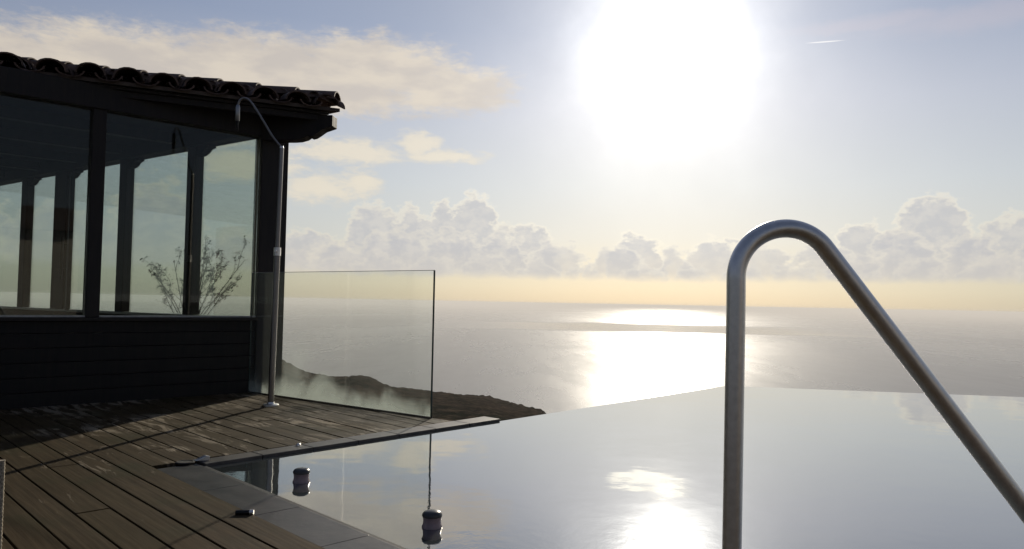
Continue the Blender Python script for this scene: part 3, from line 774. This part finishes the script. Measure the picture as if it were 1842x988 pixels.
# ------------------------------------------------------------------ little fittings
p = G(440, 926); fit = empty('deck_stud', p); tag(fit, 'small dark metal stud with a bright end lying on the deck by the coping', 'deck stud')
ax_ = Vector((.98, .12, 0)).normalized()
m_ = MB(); m_.tube([p - ax_ * .034 + Vector((0, 0, .009)), p + ax_ * .018 + Vector((0, 0, .009))], .009, 14); m_.build('barrel', M['black_metal'], fit, smooth=True)
m_ = MB(); m_.tube([p + ax_ * .019 + Vector((0, 0, .0095)), p + ax_ * .034 + Vector((0, 0, .0095))], .0095, 14); m_.build('bright_cap', M['steel'], fit, smooth=True)
p = G(537, 802); st_ = MB(); st_.lathe([(.014, -.0), (.014, .006), (.010, .011), (.004, .0125)], p + Vector((0, 0, .002)), 18)
o = st_.build('marker_stud', M['steel'], smooth=True, loc=tuple(p)); tag(o, 'tiny round bright stud set on the narrow stone coping', 'stud')
p = G(333, 833); dd_ = MB(); dd_.lathe([(.046, .0), (.046, .004), (.042, .007), (.037, .0072), (.035, .005), (.010, .0045)], p + Vector((0, 0, .001)), 30)
o = dd_.build('drain_cover', M['rubber'], smooth=True, loc=tuple(p)); tag(o, 'flat dark round drain cover at the inner pool corner', 'drain')
p = G(366, 831); cl_ = empty('corner_clip', p); tag(cl_, 'small shiny bent metal clip at the pool corner', 'clip')
m_ = MB(); a0 = p - E2 * .01
m_.profile([(-.035, 0), (.035, 0), (.035, .022), (.02, .026), (-.02, .007), (-.035, .004)], a0 + Vector((0, 0, .003)), Vector((.95, .3, 0)), Vector((0, 0, 1)), n1_ * .03); m_.build('plate', M['steel'], cl_, bevel=.002)

# rope bound post at the left margin
yb = 2.25; pb = D(-3, 900, yb); tb = D(3, 822, yb)
rp_ = empty('lounge_chair', (pb.x, pb.y, 0)); tag(rp_, 'pale woven chair back just entering the picture at the lower left', 'chair')
m_ = MB(); pth = []; 
b0 = Vector((tb.x + .001, tb.y, 0)); 
for i in range(60):
    t = i / 59; z = t * (tb.z - .01); x = .001 * (1 - t)
    pth.append(b0 + Vector((x, 0, z)))
m_.tube(pth, [.0085 + .0016 * (i % 2) for i in range(60)], 10)
m_.build('frame_edge', M['rope'], rp_, smooth=True)
m_ = MB()
for k in range(9):
    z = .05 + k * .026
    if z < tb.z - .02: m_.tube([b0 + Vector((-.015, .0, z)), b0 + Vector((-.25, .012, z + .003)), b0 + Vector((-.5, 0, z))], .010, 8)
m_.build('backrest', M['rope'], rp_, smooth=True)
for dx in (-.01, -.5):
    m_ = MB(); m_.tube([b0 + Vector((dx - .012, .0, .0)), b0 + Vector((dx - .01, 0, .05))], .012, 8); m_.build('leg', M['rope'], rp_, smooth=True)

# ------------------------------------------------------------------ a neighbouring house behind the camera, mirrored in the panes
P0 = Vector((17.3, -8.2, -.2)); PD = Vector((-.62, -.785, 0)).normalized(); PN = Vector((-.785, .62, 0)).normalized()
nh = empty('plastered_house', P0); tag(nh, 'pale plastered house with tiled roof mirrored in the veranda panes', 'house')
m_ = MB(); m_.obox(P0, PD * 9, -PN * 7, (0, 0, 3.3)); m_.build('wall', M['plaster'], nh)
m_ = MB(); a_ = P0 + Vector((0, 0, 3.3)) - PD * .4 + PN * .5
m_.add([a_, a_ + PD * 9.8, a_ + PD * 9.8 - PN * 4 + Vector((0, 0, 1.2)), a_ - PN * 4 + Vector((0, 0, 1.2)), a_ + PD * 9.8 - PN * 8, a_ - PN * 8], [(0, 1, 2, 3), (3, 2, 4, 5), (0, 3, 5), (1, 4, 2), (0, 5, 4, 1)]); m_.build('roof', M['terracotta'], nh)

# ------------------------------------------------------------------ sea haze
hz = MB(); HS = 59000
hz.add([(-HS, -HS, SEA_Z - 6), (HS, -HS, SEA_Z - 6), (HS, HS, SEA_Z - 6), (-HS, HS, SEA_Z - 6), (-HS, -HS, 6), (HS, -HS, 6), (HS, HS, 6), (-HS, HS, 6)],
       [(0, 3, 2, 1), (4, 5, 6, 7), (0, 1, 5, 4), (1, 2, 6, 5), (2, 3, 7, 6), (3, 0, 4, 7)])
m, n, out = mat('haze_air'); pv = n.n('ShaderNodeVolumePrincipled'); pv.inputs['Color'].default_value = (.99, .96, .92, 1)
pv.inputs['Density'].default_value = 1.1e-4; pv.inputs['Anisotropy'].default_value = .2
n.link(pv.outputs[0], out.inputs[1])
tag(hz.build('haze', m), kind='stuff')
SC.cycles.volume_bounces = 0
SC.cycles.max_bounces = 12; SC.cycles.transparent_max_bounces = 24
SC.cycles.sample_clamp_indirect = 6
